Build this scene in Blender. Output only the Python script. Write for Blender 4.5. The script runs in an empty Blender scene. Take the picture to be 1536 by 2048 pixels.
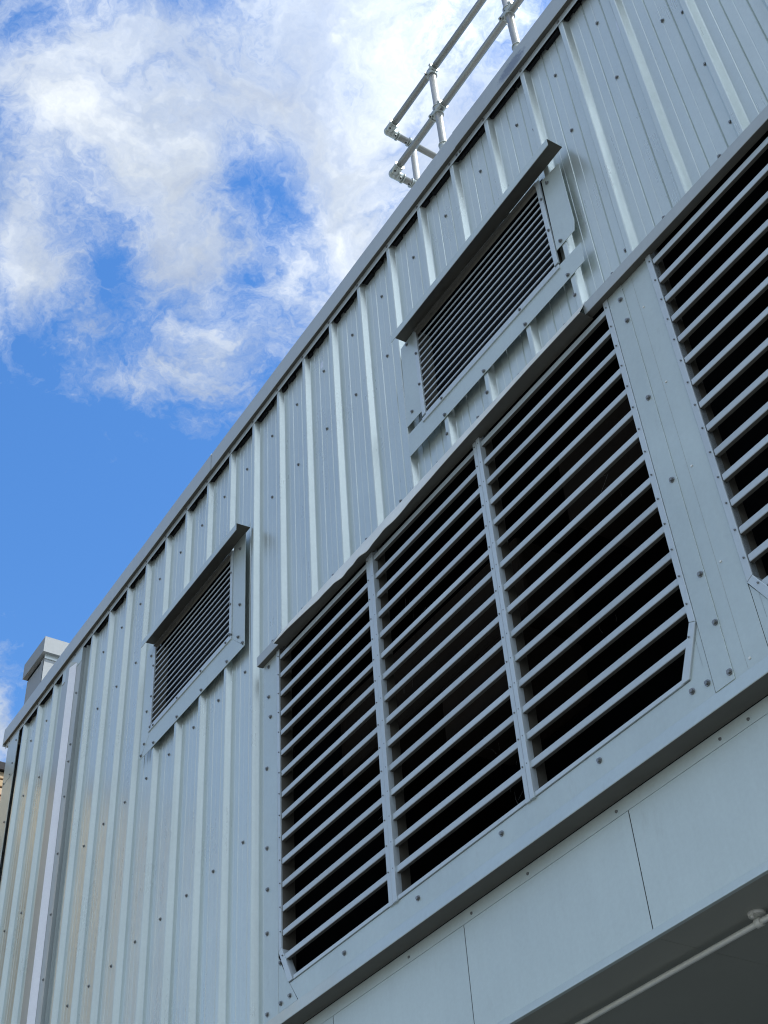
import bpy, bmesh, math, random
from mathutils import Vector, Matrix
random.seed(7)
S = bpy.context.scene
COL = S.collection
R = math.radians
PI = math.pi
GROUND = -8.08

# ------------------------------------------------------------------ camera
cam_d = bpy.data.cameras.new('camera')
cam = bpy.data.objects.new('camera', cam_d)
COL.objects.link(cam)
cf = Vector((-0.60107599, 0.43500037, 0.67043444))
cr = Vector((0.54004114, 0.83946143, -0.06049849))
cu = Vector((0.58912072, -0.32569799, 0.73949821))
CAM = Vector((2.14790353, -2.94265065, -6.48116963))
m = Matrix((cr, cu, -cf)).transposed().to_4x4()
m.translation = CAM
cam.matrix_world = m
cam_d.sensor_fit = 'VERTICAL'
cam_d.sensor_height = 24.0
cam_d.lens = 24.0 * 2639.70625 / 2048.0
cam_d.clip_start = 0.05
cam_d.clip_end = 5000
S.camera = cam
S.render.resolution_x = 768
S.render.resolution_y = 1024
S.view_settings.view_transform = 'Standard'
S.view_settings.look = 'None'
S.view_settings.gamma = 1
S.view_settings.use_curve_mapping = False
S.view_settings.exposure = 0.97

# ------------------------------------------------------------------ sun and sky
SUN_EL = R(56)
SUN_AZ = R(38)            # measured from +X (along the wall) towards +Y (behind the wall)
sdir = Vector((math.cos(SUN_EL) * math.cos(SUN_AZ), math.cos(SUN_EL) * math.sin(SUN_AZ), math.sin(SUN_EL)))
sl = bpy.data.lights.new('sun', 'SUN')
sl.energy = 2.2
sl.angle = R(0.6)
sl.color = (1.0, 0.95, 0.87)
so = bpy.data.objects.new('sun', sl)
COL.objects.link(so)
so.rotation_euler = sdir.to_track_quat('Z', 'Y').to_euler()
so.location = (10, 8, 20)

W = bpy.data.worlds.new('World')
S.world = W
W.use_nodes = True
nt = W.node_tree
nt.nodes.clear()


def nd(t, kind, **kw):
    n = t.nodes.new(kind)
    for k, v in kw.items():
        if k == 'inp':
            for a, b in v.items():
                n.inputs[a].default_value = b
        else:
            setattr(n, k, v)
    return n


def lk(t, a, b):
    t.links.new(a, b)


def mth(t, op, a, b=None, c=None, clamp=False):
    n = t.nodes.new('ShaderNodeMath')
    n.operation = op
    n.use_clamp = clamp
    for i, v in enumerate((a, b, c)):
        if v is None:
            continue
        if isinstance(v, (int, float)):
            n.inputs[i].default_value = v
        else:
            t.links.new(v, n.inputs[i])
    return n.outputs[0]


def vmth(t, op, a, b=None, scale=None):
    n = t.nodes.new('ShaderNodeVectorMath')
    n.operation = op
    for i, v in enumerate((a, b)):
        if v is None:
            continue
        if isinstance(v, (tuple, list, Vector)):
            n.inputs[i].default_value = tuple(v)
        else:
            t.links.new(v, n.inputs[i])
    if scale is not None:
        n.inputs['Scale'].default_value = scale
    return n


def ramp(t, fac, stops, interp='LINEAR'):
    n = t.nodes.new('ShaderNodeValToRGB')
    n.color_ramp.interpolation = interp
    els = n.color_ramp.elements
    while len(els) < len(stops):
        els.new(0.5)
    for e, (p, c) in zip(els, stops):
        e.position = p
        e.color = (*c, 1) if len(c) == 3 else c
    t.links.new(fac, n.inputs[0])
    return n.outputs[0]


def direction(px, py):
    """world direction seen at a point of the photograph: used only to say where in the real sky a cloud hangs"""
    return (cr * ((px - 768) / 2639.7) - cu * ((py - 1024) / 2639.7) + cf).normalized()


sky = nd(nt, 'ShaderNodeTexSky', sky_type='NISHITA', sun_disc=False)
sky.sun_elevation = SUN_EL
# Nishita: rotation 0 puts the sun at +Y, turning clockwise seen from above
sky.sun_rotation = math.atan2(sdir.x, sdir.y)
sky.air_density = 1.3
sky.dust_density = 0.3
sky.ozone_density = 2.5
tc = nd(nt, 'ShaderNodeTexCoord')
dirn = vmth(nt, 'NORMALIZE', tc.outputs['Generated']).outputs[0]
sep = nd(nt, 'ShaderNodeSeparateXYZ')
lk(nt, dirn, sep.inputs[0])
zz = mth(nt, 'ADD', mth(nt, 'MAXIMUM', sep.outputs[2], 0.0), 0.35)
comb = nd(nt, 'ShaderNodeCombineXYZ')
lk(nt, mth(nt, 'DIVIDE', sep.outputs[0], zz), comb.inputs[0])
lk(nt, mth(nt, 'DIVIDE', sep.outputs[1], zz), comb.inputs[1])
cp = comb.outputs[0]
warp = nd(nt, 'ShaderNodeTexNoise', inp={'Scale': 6.0, 'Detail': 6.0, 'Roughness': 0.6})
lk(nt, cp, warp.inputs['Vector'])
w2 = vmth(nt, 'SUBTRACT', warp.outputs['Color'], (0.5, 0.5, 0.5)).outputs[0]
w3 = vmth(nt, 'SCALE', w2, scale=0.20).outputs[0]
cpw = vmth(nt, 'ADD', cp, w3).outputs[0]
n1 = nd(nt, 'ShaderNodeTexNoise', inp={'Scale': 7.5, 'Detail': 12.0, 'Roughness': 0.62, 'Distortion': 0.3})
lk(nt, cpw, n1.inputs['Vector'])
n2 = nd(nt, 'ShaderNodeTexNoise', inp={'Scale': 24.0, 'Detail': 10.0, 'Roughness': 0.70, 'Distortion': 0.9})
lk(nt, cpw, n2.inputs['Vector'])
n3 = nd(nt, 'ShaderNodeTexNoise', noise_type='RIDGED_MULTIFRACTAL', inp={'Scale': 10.0, 'Detail': 9.0, 'Roughness': 0.62, 'Lacunarity': 2.1, 'Offset': 0.9, 'Gain': 2.2, 'Distortion': 0.5})
lk(nt, cpw, n3.inputs['Vector'])
fil = mth(nt, 'MULTIPLY', n3.outputs[0], 0.10)
dens = mth(nt, 'ADD', mth(nt, 'MULTIPLY', n1.outputs[0], 0.80), mth(nt, 'ADD', mth(nt, 'MULTIPLY', n2.outputs[0], 0.60), -0.34))
dens = mth(nt, 'ADD', dens, fil)
# bigger banks and gaps of the real sky: (photo point, angular radius, weight)
blobs = [((100, 90), .07, .20), ((330, 190), .07, .18), ((560, 60), .09, .20), ((900, 60), .12, .17), ((100, 300), .05, .12),
         ((380, 330), .035, .12), ((290, 400), .035, .09), ((50, 500), .026, .24), ((125, 575), .024, .24), ((180, 640), .018, .18),
         ((700, 480), .045, .24), ((640, 330), .05, .12), ((580, 610), .045, .15), ((400, 650), .035, .12), ((330, 540), .035, .12),
         ((400, 480), .035, .16), ((250, 790), .024, .15), ((160, 720), .024, .15), ((440, 720), .028, .12), ((330, 720), .03, .05),
         ((-20, 1440), .028, .55), ((900, 300), .08, .09), ((400, 860), .014, .20), ((310, 960), .014, .14),
         ((450, 350), .026, -.20), ((560, 390), .032, -.22), ((0, 260), .022, -.14), ((60, 0), .03, -.24), ((700, 165), .024, -.20),
         ((480, 540), .018, -.14), ((230, 570), .016, -.14), ((60, 720), .025, -.10), ((20, 400), .02, -.08), ((200, 330), .02, -.06),
         ((150, 1080), .11, -.26), ((0, 860), .05, -.14), ((460, 980), .05, -.16)]
wd = vmth(nt, 'SCALE', w2, scale=0.06).outputs[0]
dw = vmth(nt, 'ADD', dirn, wd).outputs[0]
acc = None
for (pp, rad, wt) in blobs:
    dd = direction(*pp)
    dist = vmth(nt, 'DISTANCE', dw, tuple(dd)).outputs['Value']
    q = mth(nt, 'MULTIPLY', mth(nt, 'MULTIPLY', dist, dist), -1.0 / (rad * rad))
    g = mth(nt, 'MULTIPLY', mth(nt, 'EXPONENT', q), wt)
    acc = g if acc is None else mth(nt, 'ADD', acc, g)
dens2 = mth(nt, 'ADD', dens, acc)
sunw = mth(nt, 'EXPONENT', mth(nt, 'MULTIPLY', mth(nt, 'POWER', vmth(nt, 'DISTANCE', dirn, tuple(sdir)).outputs['Value'], 2.0), -4.6))
dens2 = mth(nt, 'ADD', dens2, mth(nt, 'MULTIPLY', sunw, 0.10))  # unseen cloud thickened round the sun for light on the rib flanks
# unseen cloud added over the street side and right, to whiten light on the wall
front = mth(nt, 'ADD', mth(nt, 'MULTIPLY', mth(nt, 'SUBTRACT', 0.25, sep.outputs[1], clamp=True), 0.22),
            mth(nt, 'MULTIPLY', mth(nt, 'ADD', 0.1, sep.outputs[0], clamp=True), 0.20))
dens2 = mth(nt, 'ADD', dens2, front)
alpha = ramp(nt, dens2, [(0.41, (0, 0, 0)), (0.50, (.13, .13, .13)), (0.60, (.40, .40, .40)), (0.72, (.74, .74, .74)), (0.92, (.98, .98, .98))])
shade_n = nd(nt, 'ShaderNodeTexNoise', inp={'Scale': 8.0, 'Detail': 8.0, 'Roughness': 0.6})
lk(nt, vmth(nt, 'ADD', cpw, (3.1, 1.7, 0.4)).outputs[0], shade_n.inputs['Vector'])
ccol = ramp(nt, shade_n.outputs[0], [(0.30, (2.7, 3.1, 3.85)), (0.46, (3.7, 4.15, 4.8)), (0.62, (5.6, 5.95, 6.25))])
# thin cloud round the sun glows more than far cloud, boosted to brighten the rib flanks
glow = vmth(nt, 'SCALE', ccol)
lk(nt, mth(nt, 'ADD', 0.78, mth(nt, 'MULTIPLY', sunw, 8.0)), glow.inputs['Scale'])
ccol = glow.outputs[0]
hue = nd(nt, 'ShaderNodeHueSaturation', inp={'Saturation': 1.30, 'Value': 1.17, 'Hue': 0.507})
lk(nt, sky.outputs[0], hue.inputs['Color'])
mix = nd(nt, 'ShaderNodeMix', data_type='RGBA')
lk(nt, alpha, mix.inputs[0])
lk(nt, hue.outputs[0], mix.inputs[6])
lk(nt, ccol, mix.inputs[7])
bg = nd(nt, 'ShaderNodeBackground', inp={'Strength': 0.10})
lk(nt, mix.outputs[2], bg.inputs[0])
wo = nd(nt, 'ShaderNodeOutputWorld')
lk(nt, bg.outputs[0], wo.inputs[0])

S.cycles.pixel_filter_type = 'BLACKMAN_HARRIS'
S.cycles.filter_width = 1.15
S.cycles.max_bounces = 6
S.cycles.diffuse_bounces = 3
S.cycles.glossy_bounces = 4
S.cycles.sample_clamp_indirect = 4


# ------------------------------------------------------------------ materials
def base_mat(name):
    mt = bpy.data.materials.new(name)
    mt.use_nodes = True
    t = mt.node_tree
    return mt, t, t.nodes['Principled BSDF']


def painted(name, col, streak=0.3, rough=0.34, metal=0.0, spec=0.5, dirt=0.25, wave=0.15, marks=(), seed=0.0, coat=0.0, low=False, tone=0.05, sb=0.0):
    mt, t, b = base_mat(name)
    geo = nd(t, 'ShaderNodeNewGeometry')
    off = vmth(t, 'ADD', geo.outputs['Position'], (seed, seed * .7, seed * 1.3)).outputs[0]
    st = vmth(t, 'MULTIPLY', off, (17, 17, 0.55)).outputs[0]
    ns = nd(t, 'ShaderNodeTexNoise', inp={'Scale': 1.0, 'Detail': 8.0, 'Roughness': 0.72, 'Distortion': 0.2})
    lk(t, st, ns.inputs['Vector'])
    nl = nd(t, 'ShaderNodeTexNoise', inp={'Scale': 1.7, 'Detail': 5.0, 'Roughness': 0.6})
    lk(t, off, nl.inputs['Vector'])
    nf = nd(t, 'ShaderNodeTexNoise', inp={'Scale': 55.0, 'Detail': 4.0, 'Roughness': 0.7})
    lk(t, off, nf.inputs['Vector'])
    s = mth(t, 'MULTIPLY', mth(t, 'SUBTRACT', ns.outputs[0], 0.5), streak * 1.3)
    if low:    # the lower left of the wall is washed and streaked, the upper wall is not
        sp = nd(t, 'ShaderNodeSeparateXYZ')
        lk(t, geo.outputs['Position'], sp.inputs[0])
        gz = mth(t, 'MULTIPLY', mth(t, 'SUBTRACT', -0.9, sp.outputs[2]), 0.6, clamp=True)
        s = mth(t, 'MULTIPLY', s, mth(t, 'ADD', 0.18, gz))
    l = mth(t, 'MULTIPLY', mth(t, 'SUBTRACT', nl.outputs[0], 0.5), dirt * 1.0)
    f = mth(t, 'MULTIPLY', mth(t, 'SUBTRACT', nf.outputs[0], 0.5), 0.16)
    oi = nd(t, 'ShaderNodeObjectInfo')
    rn = mth(t, 'MULTIPLY', mth(t, 'SUBTRACT', oi.outputs['Random'], 0.5), tone)
    v = mth(t, 'ADD', mth(t, 'ADD', 1.0, rn), mth(t, 'ADD', s, mth(t, 'ADD', l, f)))
    c = vmth(t, 'SCALE', tuple(col)).outputs[0]
    lk(t, v, c.node.inputs['Scale'])
    # sparse chalky rub marks and grime
    nm = nd(t, 'ShaderNodeTexNoise', inp={'Scale': 1.0, 'Detail': 7.0, 'Roughness': 0.75})
    lk(t, vmth(t, 'MULTIPLY', off, (9, 9, 3.0)).outputs[0], nm.inputs['Vector'])
    gm = ramp(t, nm.outputs[0], [(0.60, (0, 0, 0)), (0.74, (1, 1, 1))])
    mx = nd(t, 'ShaderNodeMix', data_type='RGBA')
    lk(t, mth(t, 'MULTIPLY', gm, dirt * 0.5), mx.inputs[0])
    lk(t, c, mx.inputs[6])
    mx.inputs[7].default_value = (0.16, 0.155, 0.135, 1)
    last = mx.outputs[2]
    for (pos, size, mc, amt) in marks:
        dv = vmth(t, 'SUBTRACT', geo.outputs['Position'], pos).outputs[0]
        dv = vmth(t, 'DIVIDE', dv, size).outputs[0]
        ln = vmth(t, 'LENGTH', dv).outputs['Value']
        mk = mth(t, 'SUBTRACT', 1.0, ln, clamp=True)
        nn = nd(t, 'ShaderNodeTexNoise', inp={'Scale': 60.0, 'Detail': 5.0, 'Roughness': 0.7})
        lk(t, geo.outputs['Position'], nn.inputs['Vector'])
        k = ramp(t, mth(t, 'MULTIPLY', mk, nn.outputs[0]), [(0.16, (0, 0, 0)), (0.30, (1, 1, 1))])
        m2 = nd(t, 'ShaderNodeMix', data_type='RGBA')
        lk(t, mth(t, 'MULTIPLY', k, amt), m2.inputs[0])
        lk(t, last, m2.inputs[6])
        m2.inputs[7].default_value = (*mc, 1)
        last = m2.outputs[2]
    lk(t, last, b.inputs['Base Color'])
    rr = mth(t, 'ADD', rough, mth(t, 'MULTIPLY', mth(t, 'SUBTRACT', ns.outputs[0], 0.5), 0.25 * streak + 0.05))
    lk(t, mth(t, 'ADD', rr, mth(t, 'MULTIPLY', mth(t, 'SUBTRACT', nl.outputs[0], 0.5), 0.12)), b.inputs['Roughness'])
    b.inputs['Metallic'].default_value = metal
    b.inputs['Specular IOR Level'].default_value = spec
    b.inputs['Coat Weight'].default_value = coat
    b.inputs['Coat Roughness'].default_value = 0.2
    if wave:
        nw = nd(t, 'ShaderNodeTexNoise', inp={'Scale': 1.0, 'Detail': 2.0, 'Roughness': 0.5})
        lk(t, vmth(t, 'MULTIPLY', off, (7, 7, 2.2)).outputs[0], nw.inputs['Vector'])
        bp = nd(t, 'ShaderNodeBump', inp={'Strength': wave, 'Distance': 0.02})
        hh = mth(t, 'ADD', nw.outputs[0], mth(t, 'MULTIPLY', ns.outputs[0], 0.05 * streak))
        if sb:    # rolling lines of the sheet, seen as streaks in its sheen
            hh = mth(t, 'ADD', hh, mth(t, 'MULTIPLY', mth(t, 'MULTIPLY', ns.outputs[0], sb), mth(t, 'ADD', 0.12, gz)))
        lk(t, hh, bp.inputs['Height'])
        lk(t, bp.outputs[0], b.inputs['Normal'])
    return mt


def plain(name, col, rough=0.5, metal=0.0, var=0.15, scale=30, spec=0.5):
    mt, t, b = base_mat(name)
    geo = nd(t, 'ShaderNodeNewGeometry')
    n = nd(t, 'ShaderNodeTexNoise', inp={'Scale': scale, 'Detail': 6.0, 'Roughness': 0.65})
    lk(t, geo.outputs['Position'], n.inputs['Vector'])
    v = mth(t, 'ADD', 1.0 - var, mth(t, 'MULTIPLY', n.outputs[0], 2 * var))
    c = vmth(t, 'SCALE', tuple(col)).outputs[0]
    lk(t, v, c.node.inputs['Scale'])
    lk(t, c, b.inputs['Base Color'])
    lk(t, mth(t, 'ADD', rough - 0.08, mth(t, 'MULTIPLY', n.outputs[0], 0.16)), b.inputs['Roughness'])
    b.inputs['Metallic'].default_value = metal
    b.inputs['Specular IOR Level'].default_value = spec
    return mt


PB = (0.565, 0.635, 0.605)
M = {}
M['sheet'] = painted('sheet_paint', PB, streak=0.17, rough=0.29, dirt=0.22, wave=0.16, metal=0.52, low=True, sb=0.22,
                     marks=[((-6.64, .03, -.47), (.03, .06, .09), (.85, .87, .88), 1.0), ((-6.72, .0, -.60), (.02, .06, .10), (.85, .87, .88), .8),
                            ((0.30, .034, -.50), (.02, .05, .12), (.7, .74, .76), .7), ((-2.02, .034, -1.0), (.02, .05, .14), (.7, .74, .76), .8),
                            ((-2.50, .034, -.22), (.03, .05, .05), (.75, .78, .8), .9)])
M['cap'] = painted('cap_paint', (0.40, 0.445, 0.445), streak=0.10, rough=0.36, dirt=0.25, wave=0.12, metal=0.2, seed=3,
                   marks=[((-.36, -.03, .075), (.20, .1, .085), (.12, .15, .20), .8)])
M['upstand'] = painted('upstand_paint', (0.25, 0.275, 0.285), streak=0.1, rough=0.5, dirt=0.3, wave=0.1, metal=0.0, seed=31, spec=.3)
M['plate'] = painted('plate_paint', (0.495, 0.575, 0.56), streak=0.06, rough=0.33, dirt=0.34, wave=0.24, metal=0.3, seed=5)
M['frame'] = painted('frame_paint', (0.50, 0.575, 0.605), streak=0.10, rough=0.32, dirt=0.3, wave=0.08, metal=0.2, seed=8)
M['slat'] = painted('slat_paint', (0.475, 0.545, 0.575), streak=0.0, rough=0.33, dirt=0.42, wave=0.10, metal=0.2, seed=11, tone=0.14)
M['fascia'] = painted('fascia_paint', (0.55, 0.64, 0.63), streak=0.09, rough=0.40, dirt=0.24, wave=0.12, metal=0.15, seed=14)
M['galv'] = painted('galvanised_strip', (0.76, 0.78, 0.73), streak=0.05, rough=0.42, dirt=0.5, wave=0.2, metal=0.12, seed=17)
M['lilac'] = painted('pale_cover_film', (0.82, 0.84, 0.88), streak=0.12, rough=0.30, dirt=0.25, wave=0.1, metal=0.2, seed=20)  # paler than the cover: reflected light on its right-facing side, put into colour
M['back'] = plain('backing_coat', (0.115, 0.113, 0.098), rough=0.55, var=0.2, scale=14, spec=.3)  # darkened to paint shade into undersides, slat returns, jambs and hood battens
M['soffit'] = plain('soffit_paint', (0.35, 0.37, 0.335), rough=0.6, var=0.08, scale=3)
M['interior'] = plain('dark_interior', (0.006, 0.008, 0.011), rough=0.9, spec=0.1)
M['filler'] = plain('foam_filler', (0.015, 0.016, 0.018), rough=0.95, spec=0.1, var=.5, scale=60)
M['duct'] = plain('duct_insulation', (0.022, 0.018, 0.015), rough=0.9, var=0.3, scale=6, spec=.1)
M['screw'] = plain('screw_steel', (0.24, 0.25, 0.25), rough=0.32, metal=0.75, var=0.25, scale=80)
M['tube'] = painted('galvanised_tube', (0.33, 0.34, 0.32), streak=0.0, rough=0.42, dirt=0.5, wave=0.0, metal=0.55, seed=23)
M['fitting'] = painted('galvanised_fitting', (0.42, 0.46, 0.43), streak=0.1, rough=0.36, dirt=0.4, wave=0.0, metal=0.6, seed=26)
M['black'] = plain('black_rubber', (0.02, 0.02, 0.022), rough=0.6)
M['web'] = plain('cobweb', (0.20, 0.20, 0.19), rough=0.9)
M['mortar'] = plain('mortar', (0.12, 0.09, 0.07), rough=0.95, scale=50)
M['coping'] = plain('coping_felt', (0.035, 0.035, 0.038), rough=0.8, var=0.3, scale=12)
M['roof'] = plain('roof_membrane', (0.22, 0.22, 0.22), rough=0.9, var=0.2, scale=2)
M['ground'] = plain('worn_asphalt_ground', (0.135, 0.132, 0.122), rough=0.9, var=0.25, scale=1.2)


def brick_mat():
    mt, t, b = base_mat('yellow_brick')
    oi = nd(t, 'ShaderNodeObjectInfo')
    geo = nd(t, 'ShaderNodeNewGeometry')
    n = nd(t, 'ShaderNodeTexNoise', inp={'Scale': 45.0, 'Detail': 6.0, 'Roughness': 0.7})
    lk(t, geo.outputs['Position'], n.inputs['Vector'])
    k = mth(t, 'ADD', mth(t, 'MULTIPLY', oi.outputs['Random'], 0.6), mth(t, 'MULTIPLY', n.outputs[0], 0.4))
    c = ramp(t, k, [(0.1, (.50, .36, .21)), (0.45, (.62, .47, .29)), (0.8, (.70, .56, .38))])
    lk(t, c, b.inputs['Base Color'])
    b.inputs['Roughness'].default_value = 0.9
    bp = nd(t, 'ShaderNodeBump', inp={'Strength': 0.5, 'Distance': 0.004})
    lk(t, n.outputs[0], bp.inputs['Height'])
    lk(t, bp.outputs[0], b.inputs['Normal'])
    return mt


M['brick'] = brick_mat()

# ------------------------------------------------------------------ mesh helpers
ORG = {}


class MB:
    def __init__(s):
        s.v = []
        s.f = []
        s.sm = []
        s.mi = {}

    def face(s, pts, smooth=False):
        b = len(s.v)
        s.v += [tuple(p) for p in pts]
        s.f.append(tuple(range(b, b + len(pts))))
        s.sm.append(smooth)

    def box(s, x0, x1, y0, y1, z0, z1):
        b = len(s.v)
        s.v += [(x0, y0, z0), (x1, y0, z0), (x1, y1, z0), (x0, y1, z0), (x0, y0, z1), (x1, y0, z1), (x1, y1, z1), (x0, y1, z1)]
        for q in ((0, 3, 2, 1), (4, 5, 6, 7), (0, 1, 5, 4), (1, 2, 6, 5), (2, 3, 7, 6), (3, 0, 4, 7)):
            s.f.append(tuple(b + i for i in q))
            s.sm.append(False)
        return s

    def prism(s, poly, y0, y1, c=0.0):
        """polygon in XZ, given counter-clockwise seen from -Y, from y0 (front) to y1; c = front edge chamfer"""
        n = len(poly)
        b = len(s.v)
        rings = [(0.0, y1)]
        rings.append((0.0, y0 + c))
        if c:
            rings.append((c, y0))
        for (ins, y) in rings:
            for i in range(n):
                p = Vector(poly[i])
                a = (Vector(poly[i - 1]) - p).normalized()
                d = (Vector(poly[(i + 1) % n]) - p).normalized()
                if ins:
                    bis = a + d
                    if bis.length < 1e-5:
                        bis = Vector((-d.y, d.x))
                        p = p + bis * ins
                    else:
                        bis.normalize()
                        sa = abs(a.x * bis.y - a.y * bis.x)
                        cross = d.x * bis.y - d.y * bis.x
                        p = p + bis * (ins / max(sa, .2)) * (1 if cross > 0 else -1)
                s.v.append((p.x, y, p.y))
        for k in range(len(rings) - 1):
            for i in range(n):
                j = (i + 1) % n
                s.f.append((b + k * n + i, b + k * n + j, b + (k + 1) * n + j, b + (k + 1) * n + i))
                s.sm.append(False)
        k = len(rings) - 1
        s.f.append(tuple(b + k * n + i for i in range(n)))
        s.sm.append(False)
        s.f.append(tuple(b + i for i in reversed(range(n))))
        s.sm.append(False)
        return s

    def sweepx(s, prof, xs, fn=None, closed=False, caps=False, smooth=False, back=()):
        """profile of (y,z) swept through the x values"""
        b = len(s.v)
        n = len(prof)
        for x in xs:
            pr = fn(x, prof) if fn else prof
            for (y, z) in pr:
                s.v.append((x, y, z))
        mseg = n if closed else n - 1
        for k in range(len(xs) - 1):
            for i in range(mseg):
                j = (i + 1) % n
                s.f.append((b + k * n + i, b + k * n + j, b + (k + 1) * n + j, b + (k + 1) * n + i))
                s.sm.append(smooth)
                if i in back:
                    s.mi[len(s.f) - 1] = 1
        if caps:
            s.f.append(tuple(b + i for i in reversed(range(n))))
            s.f.append(tuple(b + (len(xs) - 1) * n + i for i in range(n)))
            s.sm += [False, False]
        return s

    def cyl(s, a, c, r, r2=None, n=16, caps=True):
        a = Vector(a)
        c = Vector(c)
        r2 = r if r2 is None else r2
        d = (c - a).normalized()
        u = d.orthogonal().normalized()
        w = d.cross(u)
        b = len(s.v)
        for (p, rr) in ((a, r), (c, r2)):
            for i in range(n):
                t = 2 * PI * i / n
                q = p + (u * math.cos(t) + w * math.sin(t)) * rr
                s.v.append(tuple(q))
        for i in range(n):
            j = (i + 1) % n
            s.f.append((b + i, b + j, b + n + j, b + n + i))
            s.sm.append(True)
        if caps:
            s.f.append(tuple(b + i for i in reversed(range(n))))
            s.f.append(tuple(b + n + i for i in range(n)))
            s.sm += [False, False]
        return s

    def ball(s, c, r, n=14, k=8):
        b = len(s.v)
        for i in range(k + 1):
            ph = PI * i / k
            for j in range(n):
                t = 2 * PI * j / n
                s.v.append((c[0] + r * math.sin(ph) * math.cos(t), c[1] + r * math.sin(ph) * math.sin(t), c[2] + r * math.cos(ph)))
        for i in range(k):
            for j in range(n):
                j2 = (j + 1) % n
                s.f.append((b + i * n + j, b + (i + 1) * n + j, b + (i + 1) * n + j2, b + i * n + j2))
                s.sm.append(True)
        return s

    def mesh(s, name, mat, org=(0, 0, 0)):
        me = bpy.data.meshes.new(name)
        o = Vector(org)
        me.from_pydata([tuple(Vector(v) - o) for v in s.v], [], s.f)
        me.polygons.foreach_set('use_smooth', s.sm)
        me.materials.append(mat)
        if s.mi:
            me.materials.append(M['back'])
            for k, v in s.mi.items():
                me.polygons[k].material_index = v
        me.update()
        return me


def place(name, me, loc, parent=None, solid=0.0, kind=None, label=None, bevel=0.0, recalc=False):
    if recalc:
        bm = bmesh.new()
        bm.from_mesh(me)
        bmesh.ops.remove_doubles(bm, verts=bm.verts, dist=1e-6)
        bmesh.ops.recalc_face_normals(bm, faces=bm.faces)
        bm.to_mesh(me)
        bm.free()
    o = bpy.data.objects.new(name, me)
    COL.objects.link(o)
    ORG[o.name] = Vector(loc)
    if parent is not None:
        o.parent = parent
        o.location = Vector(loc) - ORG[parent.name]
    else:
        o.location = loc
    if solid:
        md = o.modifiers.new('thickness', 'SOLIDIFY')
        md.thickness = abs(solid)
        md.offset = -1 if solid > 0 else 1
        md.use_even_offset = False
    if bevel:
        md = o.modifiers.new('edge', 'BEVEL')
        md.width = bevel
        md.segments = 2
        md.limit_method = 'ANGLE'
    if kind:
        o['kind'] = kind
    if label:
        o['label'] = label
    return o


def build(mb, name, mat, parent=None, **kw):
    xs = [v[0] for v in mb.v]
    ys = [v[1] for v in mb.v]
    zs = [v[2] for v in mb.v]
    org = ((min(xs) + max(xs)) / 2, (min(ys) + max(ys)) / 2, min(zs))
    return place(name, mb.mesh(name, mat, org), org, parent, **kw)


def empty(name, loc, parent=None, label=None, category=None, group=None):
    o = bpy.data.objects.new(name, None)
    COL.objects.link(o)
    o.empty_display_size = 0.2
    ORG[o.name] = Vector(loc)
    if parent is not None:
        o.parent = parent
        o.location = Vector(loc) - ORG[parent.name]
    else:
        o.location = loc
    if label:
        o['label'] = label
    if category:
        o['category'] = category
    if group:
        o['group'] = group
    return o


# ------------------------------------------------------------------ ground
g = MB()
g.face([(-400, -400, GROUND), (400, -400, GROUND), (400, 400, GROUND), (-400, 400, GROUND)])
gr = build(g, 'ground', M['ground'], kind='structure', label='worn grey asphalt ground round the building')

# ------------------------------------------------------------------ the metal clad building
B = empty('metal_clad_building', (-2.3, 0, GROUND), label='grey ribbed metal building with dark louvres under a parapet rail',
          category='building')
XR = 3.2          # right end of the modelled wall
XL = -7.795
PAN = 0.034
DEPTH = 9.0

# core walls (behind the cladding) and roof
c = MB()
c.box(XL + .02, -3.20, .10, .30, GROUND, .02)                 # wall behind the left cladding
c.box(-3.20, XR, .10, .30, -1.98, .02)                        # wall above the louvres
c.box(XL + .02, XL + .22, .30, DEPTH, GROUND, .02)
c.box(XR - .2, XR, .30, DEPTH, GROUND, .02)
c.box(XL + .02, XR, DEPTH, DEPTH + .2, GROUND, .02)
build(c, 'wall', M['interior'], B)
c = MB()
c.box(XL + .03, XR - .01, .12, DEPTH, -.10, -.04)
build(c, 'roof', M['roof'], B)

# --- ribbed cladding sheets
RF = 0.018      # flank run
RC = 0.0145     # half crown
VR = (-1.500, -0.395, -1.650, -0.900)    # right vent opening x0 x1 z0 z1
VL = (-4.715, -3.585, -1.650, -0.900)
TOP = 0.045
BOTL = GROUND + .05


def zranges(x, bottom):
    out = [(bottom, TOP)]
    for (x0, x1, z0, z1) in (VR, VL):
        if x0 < x < x1:
            out = [(bottom, z0), (z1, TOP)]
    return out


def rib_pts(cx, left=True, right=True, dy=0.0):
    """profile points (x,y) of one rib round cx"""
    c = 0.0028
    pts = []
    if left:
        pts += [(cx - RC - RF - c, PAN + dy), (cx - RC - RF + c * .6, PAN - c + dy), (cx - RC - c * .6, c + dy), (cx - RC + c, dy)]
    else:
        pts += [(cx - RC + .002, dy)]
    if right:
        pts += [(cx + RC - c, dy), (cx + RC + c * .6, c + dy), (cx + RC + RF - c * .6, PAN - c + dy), (cx + RC + RF + c, PAN + dy)]
    else:
        k = 0.52
        pts += [(cx + RC - c, dy), (cx + RC + c * .6, c + dy), (cx + RC + RF * k, PAN * k + dy)]
    return pts


def grooves(x0, x1):
    """two shallow V beads pressed in each pan between x0 and x1"""
    out = []
    w = x1 - x0
    base = x0 + 0.0
    for d, dep, hw in ((0.052, .0020, .003), (0.104, .0070, .0045), (0.157, .0014, .003), (0.212, .0070, .0045)):
        cx = base + d
        if cx + .01 < x1:
            out += [(cx - hw, PAN), (cx, PAN + dep), (cx + hw, PAN)]
    return out


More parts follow.
